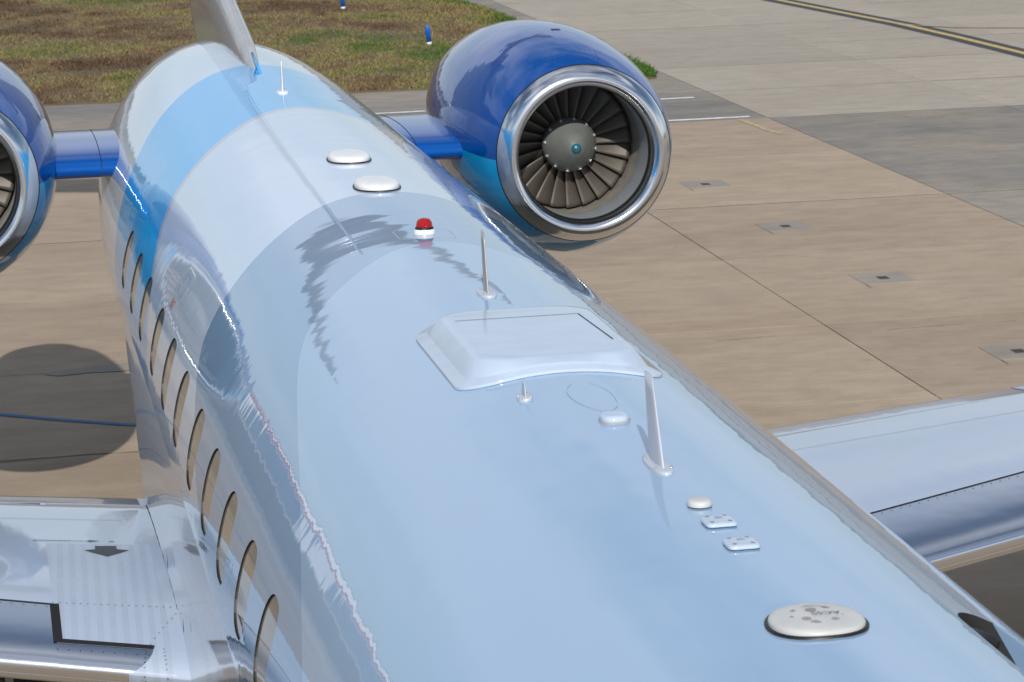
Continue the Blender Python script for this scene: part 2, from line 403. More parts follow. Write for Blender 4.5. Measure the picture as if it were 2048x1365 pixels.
def grass_blades():
    N = 270000
    x = rng.uniform(-4.5, 10.1, N); y = 38.2 + (66-38.2)*rng.random(N)**1.15
    k = inside(x, y, GP); x, y = x[k], y[k]; N = len(x)
    n1 = vnoise(x*.55+.35*y, y*.27, 1)*.45 + vnoise(x*1.3-.4*y, y*.75, 2)*.33 + vnoise(x*4, y*2.2, 8)*.22      # brown / green
    n2 = vnoise(x*.9+7, y*1.5, 3)*.55 + vnoise(x*4, y*4, 4)*.45
    edge = np.clip((39.6-y)/1.2, 0, 1)
    redge = np.clip((x - np.interp(y, [38.4, 41.2, 45, 49.9, 53.5, 56.3, 62, 66], [9.72, 9.95, 9.7, 9.5, 9.42, 9.15, 8.6, 8.3]) + .9)/.9, 0, 1)
    rightness = np.clip((x-3)/6, 0, 1)*.14
    g = n1 + rightness*1.6 + redge*.28 + edge*.10 - .13
    g = (g-.42)*1.55+.39
    h = (.028 + .042*n2 + .03*redge)*rng.uniform(.6, 1.35, N)
    keep = rng.random(N) < np.clip(.35 + 1.1*(n2-.2) + redge, .25, 1); x, y, g, h, n2, redge = [a[keep] for a in (x, y, g, h, n2, redge)]; N = len(x)
    a = rng.uniform(0, 2*np.pi, N); wd = rng.uniform(.004, .009, N)
    lean = rng.uniform(.2, 1.1, N)*h; la = rng.uniform(0, 2*np.pi, N)
    z0 = np.full(N, .028)
    dx, dy = np.cos(a)*wd, np.sin(a)*wd; lx, ly = np.cos(la)*lean, np.sin(la)*lean
    V = np.empty((N, 4, 3))
    V[:, 0] = np.stack([x-dx, y-dy, z0], -1); V[:, 1] = np.stack([x+dx, y+dy, z0], -1)
    V[:, 2] = np.stack([x+dx*.7+lx*.5, y+dy*.7+ly*.5, z0+h*.65], -1); V[:, 3] = np.stack([x+lx, y+ly, z0+h*.95], -1)
    me = bpy.data.meshes.new('grass'); me.vertices.add(N*4); me.vertices.foreach_set('co', V.ravel())
    me.loops.add(N*4); me.loops.foreach_set('vertex_index', np.arange(N*4, dtype=np.int32))
    me.polygons.add(N); me.polygons.foreach_set('loop_start', np.arange(0, N*4, 4, dtype=np.int32)); me.polygons.foreach_set('loop_total', np.full(N, 4, np.int32))
    tone = np.clip(g + rng.normal(0, .10, N), 0, 1)
    at = me.attributes.new('tone', 'FLOAT', 'POINT'); at.data.foreach_set('value', np.repeat(tone, 4).astype(np.float32))
    me.update(); me.validate()
    m = Mat('grass blades'); t = m.n('ShaderNodeAttribute', attribute_name='tone').outputs['Fac']
    m.set(Base_Color=m.ramp(t, [(.14, (.085, .05, .028)), (.34, (.18, .12, .062)), (.50, (.25, .195, .09)), (.64, (.20, .19, .06)), (.84, (.10, .13, .03)), (1.0, (.05, .12, .014))]), Roughness=.7)
    m.b.inputs['Specular IOR Level'].default_value = .2
    me.materials.append(m.m)
    return tag(link('grass', me), 'dry brown and green grass on the verge behind the aircraft', 'grass', kind='stuff')
grass_blades()
# blue edge markers
BLUEP = simple('blue plastic', (.004, .10, .52), .4, var=.1, bscale=20)
def marker(x, y, tilt, label):
    t = bpy.data.objects.new('edge_marker', None); COL.objects.link(t); t.location = (x, y, .03); t.rotation_euler = tilt
    lathe('post', [(.05, .046), (.36, .046), (.375, .040), (.378, .02)], BLUEP, t, n=24, cap0=True, cap1=True, axis='z')
    lathe('base_collar', [(0, .052), (.05, .052), (.055, .046)], LINEW, t, n=24, cap0=True, cap1=True, axis='z')
    tag(t, label, 'marker', 'blue edge markers on the verge')
marker(6.91, 45.69, (.02, -.10, 0), 'short blue marker post with white foot in the grass, nearer the concrete edge')
marker(6.39, 54.6, (.03, -.05, 0), 'short blue marker post deeper in the grass, farther from the concrete edge')

# ------------------------------------------------------------------ buildings beyond the apron (seen mirrored in the fuselage)
HW = simple('hangar cladding', (.78, .78, .77), .6, var=.1, bscale=3); HW2 = simple('hangar tan cladding', (.52, .49, .45), .6, var=.1, bscale=3)
HR = simple('hangar roof', (.55, .56, .58), .45, var=.1); HD = simple('hangar door steel', (.12, .14, .18), .5, var=.15, bscale=2); HT = simple('hangar red trim', (.35, .06, .05), .6)
def hangar(x, y, wd, dp, h, rz, wall, label):
    t = bpy.data.objects.new('hangar', None); COL.objects.link(t); t.location = (x, y, -.05); t.rotation_euler = (0, 0, rz)
    # local: front faces +x, width along y
    a = wd/2; V = [(0, -a, 0), (0, a, 0), (0, a, h), (0, 0, h*1.28), (0, -a, h), (-dp, -a, 0), (-dp, a, 0), (-dp, a, h), (-dp, 0, h*1.28), (-dp, -a, h)]
    fixn(mobj('wall', V, [(0, 1, 2, 3, 4), (5, 6, 7, 8, 9), (0, 5, 9, 4), (1, 6, 7, 2)], wall, t, smooth=False))
    for s in (-1, 1):
        V = [(.6, 0, h*1.28+.25), (.6, s*(a+.5), h+.05), (-dp-.6, s*(a+.5), h+.05), (-dp-.6, 0, h*1.28+.25)]
        fixn(mobj('roof', V + [(v[0], v[1], v[2]-.22) for v in V], [(0, 1, 2, 3), (4, 5, 6, 7), (0, 1, 5, 4), (1, 2, 6, 5), (2, 3, 7, 6), (3, 0, 4, 7)], HR, t, smooth=False))
    n = 6; dw = wd*.8/n
    for i in range(n): box('door_panel', .05, .18 + .05*(i % 2), -wd*.4+i*dw+.03, -wd*.4+(i+1)*dw-.03, 0, h*.82, HD if i % 3 else HR, t)
    box('trim', .04, .24, -a, a, h*.86, h*.97, HT if wall is HW else HD, t)
    tag(t, label, 'hangar', 'hangars beyond the apron')
hangar(-58, 175, 34, 24, 9, -1.15, HW, 'white hangar with red trim mirrored in the cabin side, nearest the grass field')
hangar(-112, 160, 40, 26, 10, -1.0, HW2, 'tan hangar with dark trim mirrored in the cabin side above the windows')
hangar(-160, 105, 46, 26, 8, -.6, HW, 'wide white hangar with red trim mirrored beside the tan hangar')
hangar(190, 40, 60, 30, 9, math.pi, HW, 'white hangar with red trim standing alone beyond the far wing')
def treeline():
    V = []; F = []; n = 260
    for k in range(n):
        a = 2*math.pi*k/n; r = 330 + 30*math.sin(3*a)
        h = 4 + 2*math.sin(7*a+1) + rng.uniform(-2.2, 2.2)
        for (dr, z) in ((0, -.05), (2, h*.7), (8, h), (14, h*.6), (16, -.05)):
            V.append(((r+dr)*math.cos(a), (r+dr)*math.sin(a), max(z, -.05)))
    for k in range(n):
        for j in range(4): F.append((k*5+j, ((k+1) % n)*5+j, ((k+1) % n)*5+j+1, k*5+j+1))
    o = fixn(mobj('far_trees', V, F, simple('far foliage', (.13, .14, .12), .9, bump=1, bscale=.5, var=.4), smooth=False))
    tag(o, 'far belt of trees along the horizon mirrored in the paint', 'trees', kind='stuff')
treeline()

# ================================================================== aircraft
jet = bpy.data.objects.new('business_jet', None); COL.objects.link(jet)
tag(jet, 'silver-white twin-engine jet with blue tail stripe and blue nacelles on the apron', 'aircraft')
ORG = (0, 0, ZC)
TAB = [(-14.0, .02, .02, -.42), (-13.6, .33, .30, -.38), (-12.6, .74, .70, -.24), (-11.2, 1.02, 1.00, -.09), (-9.6, 1.13, 1.13, -.01), (-8.0, 1.14, 1.14, 0), (6.0, 1.14, 1.14, 0), (8.0, 1.14, 1.14, 0), (9.5, 1.142, 1.138, -.006),
       (11.0, 1.13, 1.13, .006), (12.5, 1.066, 1.088, .04), (14.0, .905, .969, .063), (15.5, .72, .778, .072), (17.0, .50, .54, .085), (18.0, .22, .25, .12), (18.4, .04, .05, .14)]
TY = np.array([t[0] for t in TAB]); TV = np.array([t[1:] for t in TAB])
_d = np.diff(TV, axis=0)/np.diff(TY)[:, None]; TM = np.zeros_like(TV); TM[0] = _d[0]; TM[-1] = _d[-1]
for i in range(1, len(TY)-1):
    for c in range(3):
        a, b = _d[i-1, c], _d[i, c]; TM[i, c] = 0 if a*b <= 0 else 2*a*b/(a+b)
def prof(y):
    i = int(np.clip(np.searchsorted(TY, y)-1, 0, len(TY)-2)); h = TY[i+1]-TY[i]; t = min(1, max(0, (y-TY[i])/h))
    return TV[i]*(2*t**3-3*t*t+1) + TM[i]*h*(t**3-2*t*t+t) + TV[i+1]*(-2*t**3+3*t*t) + TM[i+1]*h*(t**3-t*t)
def FP(y, th, off=0.0):
    rx, rz, zc = prof(y); s, c = math.sin(R(th)), math.cos(R(th))
    p = Vector((rx*s, y, zc + rz*c))
    if off: p += FN(y, th)*off
    return p
def FN(y, th):
    e = 1e-3; s, c = math.sin(R(th)), math.cos(R(th))
    rx, rz, zc = prof(y); a = prof(y+e); b = prof(y-e)
    dy = Vector(((a[0]-b[0])*s, 2*e, (a[2]-b[2]) + (a[1]-b[1])*c)); dt = Vector((rx*c, 0, -rz*s))
    return dt.cross(dy).normalized()*(-1 if dt.cross(dy).dot(Vector((s, 0, c))) < 0 else 1)

WIN_Y = [.09, .80, 1.53, 2.26, 3.02, 3.84, 4.64, 5.46, 6.40, 7.22, 8.06]
WTH, WA, WB = 76.2, .168, .179
def win_loop(y0, side, grow=0.0, n=36):
    return [(y0+a, side*(WTH + math.degrees(b/1.14))) for a, b in superell(n, WA+grow, WB+grow, 2.9)]
DOOR = (-3.40, -2.44, 22.0, 100.0)    # y0,y1,th0,th1 (port entrance)
def rrect(y0, y1, t0, t1, r, k=8):
    L = []; r_t = math.degrees(r/1.14)
    for cy, ct, a0 in ((y1-r, t1-r_t, 0), (y0+r, t1-r_t, 90), (y0+r, t0+r_t, 180), (y1-r, t0+r_t, 270)):
        for i in range(k+1):
            a = R(a0+90*i/k); L.append((cy+r*math.cos(a), ct+r_t*math.sin(a)))
    return L
DLOOP = rrect(*DOOR, .16)
def build_fuselage():
    ys = [-14+.2*k for k in range(163)]; ys[-1] = 18.4
    ths = list(range(-180, 180, 3)); V = []; idx = {}
    for i, y in enumerate(ys):
        for j, t in enumerate(ths): idx[(i, j)] = len(V); V.append((y, t))
    F = []
    bands = [(-1.0, 9.0, -90, -60, [win_loop(y, -1) for y in WIN_Y]), (-1.0, 9.0, 60, 90, [win_loop(y, 1) for y in WIN_Y]), (-3.8, -2.0, 15, 108, [DLOOP])]
    BI = []
    for (ya, yb, ta, tb, loops) in bands:
        BI.append((round((ya+14)/.2), round((yb+14)/.2), ths.index(ta), ths.index(tb)))
    for i in range(len(ys)-1):
        for j in range(len(ths)):
            if any(b[0] <= i < b[1] and b[2] <= j < b[3] for b in BI): continue
            k = (j+1) % len(ths); F.append((idx[i, j], idx[i+1, j], idx[i+1, k], idx[i, k]))
    SC = 1.14*math.pi/180
    for (ya, yb, ta, tb, loops), (i0, i1, j0, j1) in zip(bands, BI):
        pts = []; gid = []; edges = []
        arr = [np.array(l) for l in loops]
        for i in range(i0, i1+1):
            for j in range(j0, j1+1):
                q = V[idx[i, j]]; bd = i in (i0, i1) or j in (j0, j1)
                if not bd and any(abs(q[0]-a[:, 0].mean()) < np.ptp(a[:, 0])/2+.03 and abs(q[1]-a[:, 1].mean()) < np.ptp(a[:, 1])/2+1.2 for a in arr): continue
                pts.append(Vector((q[0], q[1]*SC))); gid.append(idx[i, j])
        lp = []
        for a in arr:
            b0 = len(pts)
            for q in a: pts.append(Vector((q[0], q[1]*SC))); gid.append(len(V)); V.append(tuple(q))
            n = len(a); edges += [(b0+k, b0+(k+1) % n) for k in range(n)]; lp.append(np.array([(q[0], q[1]*SC) for q in a]))
        rv, re, rf, ov, oe, of = geometry.delaunay_2d_cdt(pts, edges, [], 0, 1e-6)
        for f in rf:
            c = sum((rv[k] for k in f), Vector((0, 0)))/3
            if any(inside(np.array([c.x]), np.array([c.y]), [tuple(q) for q in l])[0] for l in lp): continue
            F.append(tuple(gid[ov[k][0]] for k in f))
    P = [FP(y, t) for y, t in V]; N = [FN(y, t) for y, t in V]
    FF = []
    for f in F:
        c = sum((N[k] for k in f), Vector()); n = (P[f[1]]-P[f[0]]).cross(P[f[2]]-P[f[0]])
        FF.append(f if n.dot(c) >= 0 else f[::-1])
    return mobj('fuselage', P, FF, PAINT, jet, ORG, True, N, {'th': [abs(t) for y, t in V]})
fus = build_fuselage()
# windows
def window(y0, side):
    L = win_loop(y0, side, -.0005); n = len(L); V = []; F = []
    for off in (0.0, -.008):
        V += [FP(y, t, off) for y, t in L]
    F = [(k, (k+1) % n, n+(k+1) % n, n+k) for k in range(n)]
    L2 = win_loop(y0, side, -.007)
    V += [FP(y, t, -.0065) for y, t in L2]
    F += [(n+k, n+(k+1) % n, 2*n+(k+1) % n, 2*n+k) for k in range(n)]
    fr = fixn(mobj('cabin_window', V, F, BLACK, jet, ORG, smooth=False))
    V = []; 
    for s in (1.0, .7, .4, .1):
        V += [FP(y0+a*s, side*(WTH+math.degrees(b*s/1.14)), -.006) for a, b in superell(n, WA-.006, WB-.006, 2.9)]
    F = grid_faces(4, n, True) + [tuple(range(3*n, 4*n))]
    N = [FN(v[1], math.degrees(math.atan2(v[0], v[2]))) for v in V]
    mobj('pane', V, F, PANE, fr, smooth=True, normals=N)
for side in (-1, 1):
    for y in WIN_Y: window(y, side)
# conforming strips on the skin
def skin_strip(name, path, wd, mat, parent=fus, off=.0025, closed=False):
    # path: (y, th) points; ribbon of width wd along the skin
    P = [np.array((y, R(t)*1.14)) for y, t in path]; n = len(P); V = []
    for i in range(n):
        a = P[(i+1) % n] if closed or i < n-1 else P[i]; b = P[i-1] if closed or i > 0 else P[i]
        t = a-b; t = t/np.linalg.norm(t); nn = np.array((-t[1], t[0]))*wd/2
        for q in (P[i]+nn, P[i]-nn): V.append(FP(q[0], math.degrees(q[1]/1.14), off))
    F = [(2*i, 2*i+1, 2*((i+1) % n)+1, 2*((i+1) % n)) for i in range(n if closed else n-1)]
    return fixn(mobj(name, V, F, mat, parent))
def skin_patch(name, cy, ct, pts, mat, parent=fus, off=.003):
    V = [FP(cy+a, ct+math.degrees(b/1.14), off) for a, b in pts] + [FP(cy, ct, off)]
    n = len(pts); return fixn(mobj(name, V, [(i, (i+1) % n, n) for i in range(n)], mat, parent))
EDGE = simple('pale seam edge', (.55, .58, .62), .3)
FAINT = simple('faint seam', (.262, .395, .57), .12)
# emergency exit hatch outline on both sides
for s in (-1, 1):
    hat = skin_strip('exit_hatch_seam', [(y, s*t) for y, t in rrect(4.93, 5.36, 53, 104, .10)], .010, EDGE, closed=True)
    skin_strip('handle_recess', [(y, s*t) for y, t in rrect(5.08, 5.26, 54.5, 60, .03)], .005, FAINT, closed=True)
    for k, (a, b) in enumerate([(5.10, 56), (5.14, 56)]): skin_strip('handle_slot', [(a, s*55.4), (a, s*59)], .006, EDGE)
fc = bpy.data.curves.new('t', 'FONT')
def text_mesh(body, size):
    c = bpy.data.curves.new('t', 'FONT'); c.body = body; c.size = size; c.align_x = 'CENTER'; c.align_y = 'CENTER'; c.resolution_u = 3
    o = bpy.data.objects.new('t', c); COL.objects.link(o); bpy.context.view_layer.update()
    me = bpy.data.meshes.new_from_object(o.evaluated_get(bpy.context.evaluated_depsgraph_get())); bpy.data.objects.remove(o); return me
te = text_mesh('EXIT', .075)
for v in te.vertices: v.co = FP(5.31+(-v.co.x)*1.0-.07, -(63.6 - math.degrees(v.co.y/1.14)), .003)
te.materials.append(INKR); link('exit_lettering', te, fus)
# pilot-style seams and service marks on the crown
skin_strip('panel_seam', [(-.19+.22*math.cos(R(a)), .3+3.6*math.sin(R(a))*(1+.12*math.cos(R(a)))) for a in range(20, 341, 8)], .003, simple('pale blue seam', (.33, .46, .62), .12))
# antennas on the crown
def on_crown(name, y, x=0.0):
    th = math.degrees(math.asin(x/1.14)); p = FP(y, th); return p, th
def pad_dome(name, y, a, b, h, e, matd, gasket=True, x=0.0, gm=BLACK, power=2.0, gap=.008, n=48):
    p, th = on_crown(name, y, x); V = []; rings = [1, 1, .985, .93, .84, .7, .5, .25]; hs = [0, .35, .5, .68, .82, .93, .985, 1]
    for s, hh in zip(rings, hs):
        for u, v in superell(n, a*s, b*s, e):
            q = FP(y+v, th+math.degrees(u/1.14)); zz = q.z + .004 + h*hh if hh > .4 else q.z + .003 + h*hh
            V.append((q.x, q.y, q.z*(1-hh) + hh*(p.z) + .004 + h*hh))
    F = grid_faces(len(rings), n, True) + [tuple(range((len(rings)-1)*n, len(rings)*n))]
    o = fixn(mobj(name, V, F, matd, jet, ORG))
    if gasket:
        V = [];
        for s, dz in ((1, -.004), (1, .006), (.5, .006)):
            for u, v in superell(n, (a+gap)*s, (b+gap)*s, e):
                q = FP(y+v, th+math.degrees(u/1.14)); V.append((q.x, q.y, q.z+dz))
        fixn(mobj('gasket', V, grid_faces(3, n, True), gm, o))
    return o, p
def dots(o, p, pts, r, mat, h, name='screw_cover'):
    for (u, v, rr) in pts:
        th = math.degrees((p.x+u)/1.14); q = FP(p.y+v, th); n = 14
        zz = p.z + h(u, v)
        V = [(p.x+u+rr*math.cos(2*math.pi*k/n)*rng.uniform(.88, 1.08), p.y+v+rr*math.sin(2*math.pi*k/n)*rng.uniform(.9, 1.1), zz + (h(u+rr*math.cos(2*math.pi*k/n), v+rr*math.sin(2*math.pi*k/n)) - h(u, v)) + .0015) for k in range(n)] + [(p.x+u, p.y+v, zz+.002)]
        fixn(mobj(name, V, [(k, (k+1) % n, n) for k in range(n)], mat, o))
# two teardrop domes
for y in (5.80, 4.76):
    o, p = pad_dome('dome_antenna', y, .112, .19, .036, 2.1, DOMEW)
    dots(o, p, [(-.075, -.10, .006), (.075, -.10, .006)], 0, SCREW, lambda u, v: .028)
# beacon
p = FP(3.27, 0)
bc = lathe('beacon', [(-.03, .05), (.008, .049), (.016, .046), (.020, .043)], DOMEW, jet, (p.x, p.y, ZC+p.z), 40, axis='z', cap1=True)
lathe('ring', [(.014, .043), (.015, .044), (.022, .043), (.030, .039), (.031, .03)], BLACK, bc, n=40, axis='z')
lathe('red_lens', [(.028, .0375), (.044, .0360), (.056, .032), (.064, .025), (.068, .013), (.069, .001)], REDL, bc, n=40, axis='z')
skin_strip('beacon_plate_seam', [(y, t) for y, t in rrect(3.13, 3.41, -6.5, 6.5, .05)], .0025, EDGE, closed=True)
# blade antennas: profile in the y-z plane (relative to base), thickness tapers
def blade(y, x, base, top, mat, thick=.016, plate=(.05, .10), gm=BLADEW, label=None):
    th = math.degrees(math.asin(x/1.14)); p = FP(y, th); V = []; n = 9
    # base=(y0,y1), top=(y0,y1,h)
    for k in range(7):
        f = k/6; a = base[0]+(top[0]-base[0])*f; b = base[1]+(top[1]-base[1])*f; z = top[2]*f - .004*(1-f); t = thick*(1-.55*f)
        for j in range(2*n):
            q = 2*math.pi*j/(2*n); c = math.cos(q); V.append((t/2*math.sin(q)*(1-.35*c*.5), (a+b)/2 - (b-a)/2*c, z))
    F = grid_faces(7, 2*n, True) + [tuple(range(6*2*n, 7*2*n))]
    o = fixn(mobj('blade_antenna', V, F, mat, jet, (p.x, p.y, ZC+p.z)))
    V = []; pl = superell(28, plate[0], plate[1], 2.4); cy = (base[0]+base[1])/2
    for s, dz in ((1, -.001), (1, .007), (.9, .010), (.2, .011)):
        for u, v in pl:
            q = FP(p.y+cy+v*s, th+math.degrees(u*s/1.14)); V.append((q.x-p.x, q.y-p.y, q.z-p.z+dz))
    fixn(mobj('base_plate', V, grid_faces(4, 28, True)+[tuple(range(3*28, 4*28))], gm, o))
    for u in (-.7, .7):
        for v in (-.55, .55):
            bx = p.x+u*plate[0]; by = p.y+cy+v*plate[1]; q = FP(by, math.degrees(math.asin(bx/1.14)))
            lathe('screw', [(.010, .0045), (.0125, .004), (.0128, .001)], STEEL, o, (bx-p.x, by-p.y, q.z-p.z), 10, axis='z')
    return o
blade(9.06, .012, (0, .07), (.03, .06, .205), DOMEW, .020, (.040, .07), DOMEW)
blade(1.68, 0, (0, .085), (.075, .135, .245), simple('bare metal-edged blade', (.40, .40, .40), .3, .5), .018, (.036, .085))
blade(-1.24, -.01, (0, .17), (.14, .235, .26), BLADEW, .026, (.034, .125))
blade(-.11, -.205, (0, .07), (.025, .065, .058), BLADEW, .012, (.026, .045), BLADEW)
# small pads
o, p = pad_dome('pad_antenna', -.55, .046, .050, .022, 2.4, RADW, x=-.004, gm=GREYIN, gap=.004)
o, p = pad_dome('pad_antenna', -1.64, .036, .040, .018, 2.0, CREAM, x=-.008, gasket=False)
dots(o, p, [(-.018, -.016, .005), (.020, -.014, .005)], 0, SCREW, lambda u, v: .018)
for y in (-1.84, -2.07):
    o, p = pad_dome('pad_antenna', y, .045, .048, .012, 5.0, RADW, x=-.005, gasket=False)
    dots(o, p, [(-.026, -.028, .0068), (.024, -.028, .0068), (-.026, .03, .0065), (.024, .03, .0065)], 0, SCREW, lambda u, v: .0145)
    for k in range(2):
        V = [(p.x-.013+.004*k, p.y+.002+.012*k, p.z+.0172), (p.x+.013-.002*k, p.y+.002+.012*k, p.z+.0172), (p.x+.013-.002*k, p.y+.005+.012*k, p.z+.0172), (p.x-.013+.004*k, p.y+.005+.012*k, p.z+.0172)]
        mobj('print_line', V, [(0, 1, 2, 3)], SCREW, o, smooth=False)
# large oval pad with lettering
HO = lambda u, v: .004+.034*(1-.55*((abs(u)/.122)**2+(abs(v)/.128)**2)**1.5)
o, p = pad_dome('oval_antenna', -2.78, .118, .122, .019, 2.15, CREAM, x=-.012, gap=.009)
HO = lambda u, v: .024 - .013*((u/.118)**2+(v/.125)**2)**1.2 - .004*((u/.118)**2+(v/.125)**2)**4
dots(o, p, [(-.055, .045, .014), (.04, .055, .014), (-.004, .036, .015), (.070, -.02, .011), (.07, -.055, .015), (-.035, -.032, .013), (-.022, -.066, .016), (-.02, .085, .012), (.03, .085, .012), (-.07, -.005, .010), (.035, -.05, .012), (-.05, -.085, .011), (.03, -.09, .011)], 0, SCREW, HO)
dots(o, p, [(-.092, .02, .009), (-.078, -.04, .010), (.095, .0, .009)], 0, simple('tan plug', (.42, .36, .26), .5), HO)
te = text_mesh('ACSS', .026)
for v in te.vertices: a, b = -v.co.x*1.25+.022, -v.co.y*1.15-.004; v.co = (p.x+a, p.y+b, p.z+HO(a, b)+.0035)
te.materials.append(INKB); link('lettering', te, o)
for k in range(3):
    a = -.02+.01*k; V = [(p.x+a, p.y+.062+.013*k, 0), (p.x+a+.05, p.y+.062+.013*k, 0), (p.x+a+.05, p.y+.065+.013*k, 0), (p.x+a, p.y+.065+.013*k, 0)]
    V = [(x, y, p.z+HO(x-p.x, y-p.y)+.003) for x, y, z in V]; mobj('print_line', V, [(0, 1, 2, 3)], SCREW, o, smooth=False)
# satellite radome
def radome():
    cy, hy, hx = .76, .56, .375
    def rr(ix, iy0, iy1, r, n=10):
        x0, x1, y0, y1 = -hx+ix, hx-ix, cy-hy+iy0, cy+hy-iy1; L = []
        for cx, c_y, a0 in ((x1-r, y1-r, 0), (x0+r, y1-r, 90), (x0+r, y0+r, 180), (x1-r, y0+r, 270)):
            for i in range(n+1):
                a = R(a0+90*i/n); L.append((cx+r*math.cos(a), c_y+r*math.sin(a)))
            # straight runs get extra points from the next corner
        M = []
        for i in range(len(L)):
            a, b = L[i], L[(i+1) % len(L)]; d = math.hypot(b[0]-a[0], b[1]-a[1]); k = 8 if d > .15 else 1
            for q in range(k): M.append((a[0]+(b[0]-a[0])*q/k, a[1]+(b[1]-a[1])*q/k))
        return M
    rings = [(0, 0, 0, .15, 0, .001), (0, 0, 0, .15, 0, .009), (.003, .003, .003, .15, 0, .012), (.040, .060, .035, .14, 0, .016), (.043, .064, .038, .14, 0, .020), (.050, .074, .045, .14, .12, .026), (.080, .112, .085, .13, .84, .042), (.090, .124, .097, .13, .93, .047), (.102, .138, .112, .13, .97, .0495), (.12, .156, .13, .12, 1, .051), (.16, .19, .20, .10, 1, .052), (.22, .26, .30, .06, 1, .052)]
    V = []; n = None
    for ix, a, b, r, fl, h in rings:
        L = rr(ix, a, b, r); n = len(L)
        for x, y in L:
            s = FP(y, math.degrees(math.asin(x/1.14))).z
            V.append((x, y, s*(1-fl) + 1.128*fl + h))
    F = grid_faces(len(rings), n, True) + [tuple(range((len(rings)-1)*n, len(rings)*n))]
    o = fixn(mobj('satellite_radome', V, F, RADW, jet, ORG))
    def zt(y): return 1.128+.0535
    V = []
    for (xa, ya, xb, yb) in ((-.25, 1.02, .22, 1.02), (.22, 1.02, .24, .52)):
        d = Vector((xb-xa, yb-ya)).normalized(); q = Vector((-d.y, d.x))*.0022; b0 = len(V)
        V += [(xa+q.x, ya+q.y, zt(0)), (xb+q.x, yb+q.y, zt(0)), (xb-q.x, yb-q.y, zt(0)), (xa-q.x, ya-q.y, zt(0))]
    fixn(mobj('access_seam', V, [(0, 1, 2, 3), (4, 5, 6, 7)], SEAL, o, smooth=False))
radome()

# fin and tail plane
def airfoil_pts(c, t, n=22):
    L = []
    for k in range(2*n):
        u = .5*(1-math.cos(math.pi*k/n)); s = 1 if k < n else -1
        x = .5*(1+math.cos(math.pi*k/n)) if k <= n else .5*(1+math.cos(math.pi*k/n))
        yt = 5*t*(.2969*math.sqrt(max(x, 0))-.126*x-.3516*x*x+.2843*x**3-.1036*x**4)
        L.append((x*c, s*yt*c))
    return L
def fin_paint():
    m = Mat('grey fin paint'); x, y, z = m.xyz(m.obj())
    f = m.math('GREATER_THAN', m.math('SUBTRACT', y, m.math('MULTIPLY', z, 1.6)), 14.35)
    n1 = m.noise(1.0, m.scale(m.obj(), (3, 5, .8)), 4, .6)
    col = m.mix(n1, C4(.27, .28, .29), C4(.42, .43, .445))
    m.set(Base_Color=m.mix(f, col, C4(.02, .12, .32)), Roughness=.10, Normal=skin_bump(m, .8)); return m.m
FINM = fin_paint()
V = []; nz_ = 20; n = 44
for k in range(nz_):
    f = k/(nz_-1); z = .70 + f*3.55
    le = 10.0 + (z-1.0)*1.02 if z < 99 else 0
    le = 10.28 + (z-1.15)*6.2/ (1+1.25*max(0, z-1.15)*2.2) if z > 1.15 else 10.0
    le = min(le, 1e9); te = 16.6 + .55*(z-.9)
    le = 10.28 + 6.15*(z-1.15) if z < 1.55 else 10.50+6.15*.40+1.62*(z-1.55)
    te = 15.0 + 1.75*(z-.3) if z < 1.35 else 16.84 + 1.25*(z-1.35)
    if z < 1.15: le = 10.50
    c = te-le
    for a, b in airfoil_pts(c, .05*min(1, .55+.45*f)): V.append((b, le+a, z))
F = grid_faces(nz_, n, True) + [tuple(range((nz_-1)*n, nz_*n))]
fin = fixn(mobj('fin', V, F, FINM, jet, ORG))
tube('leading_edge', [(0, 10.50+6.15*(z-1.15) - .006, z) for z in (1.15, 1.25, 1.35, 1.45, 1.55)] + [(0, 12.96+1.62*(z-1.55)-.006, z) for z in (1.8, 2.4, 3.2, 4.2)], [.006, .007, .007, .008, .008, .010, .012, .014, .014], simple('pale edge paint', (.62, .66, .72), .15), fin, n=14)
tube('blue_tip', [(0, 10.482+6.15*(z-1.15) - .012, z) for z in (1.13, 1.17, 1.22)], [.010, .011, .011], simple('light blue paint', (.05, .33, .70), .15), fin, n=14)
V = []
for s in np.linspace(-3.8, 3.8, 15):
    a = abs(s)/3.8; le = 17.8+1.5*a; c = 1.75-.75*a
    for u, v in airfoil_pts(c, .10): V.append((s, le+u, 4.22+v))
fixn(mobj('tailplane', V, grid_faces(15, n, True)+[tuple(range(n)), tuple(range(14*n, 15*n))], metal('bare metal tailplane', (.86, .85, .83), .26, (3, 40, 40), .002), jet, ORG))

# wings
def LEy(x): return 3.62 + .285*(x-1.1)
def TEy(x): return 7.27 if x < 4.6 else 7.27+.12*(x-4.6)
def PANy(x): return 4.44 + .285*(x-1.9)
def wz(x, y, low=False):
    le, te = LEy(x), TEy(x); c = min(1, max(0, (y-le)/(te-le)))
    yt = 5*(.2969*math.sqrt(c)-.126*c-.3516*c*c+.2843*c**3-.1036*c**4)   # 0..0.5
    base = -1.0 + .09*(x-1.1) - .05*max(0, c-.82)/.18
    return base - .21*yt/.5 if low else base + .155*yt/.5
def wpatch(name, side, xs, f0, f1, m, mat, parent, low=False, off=0.0, pw=1.0, thick=None):
    V = []
    for x in xs:
        a, b = f0(x), f1(x)
        for k in range(m+1):
            y = a+(b-a)*(k/m)**pw; V.append((side*x, y, wz(x, y, low)+off))
    return fixn(mobj(name, V, grid_faces(len(xs), m+1), mat, parent))
def lin(a, b, n): return [a+(b-a)*i/n for i in range(n+1)]
XIN = 1.735
def rootx(y): return 1.27 + .14*max(0, (3.86-y))/.35      # glove edge
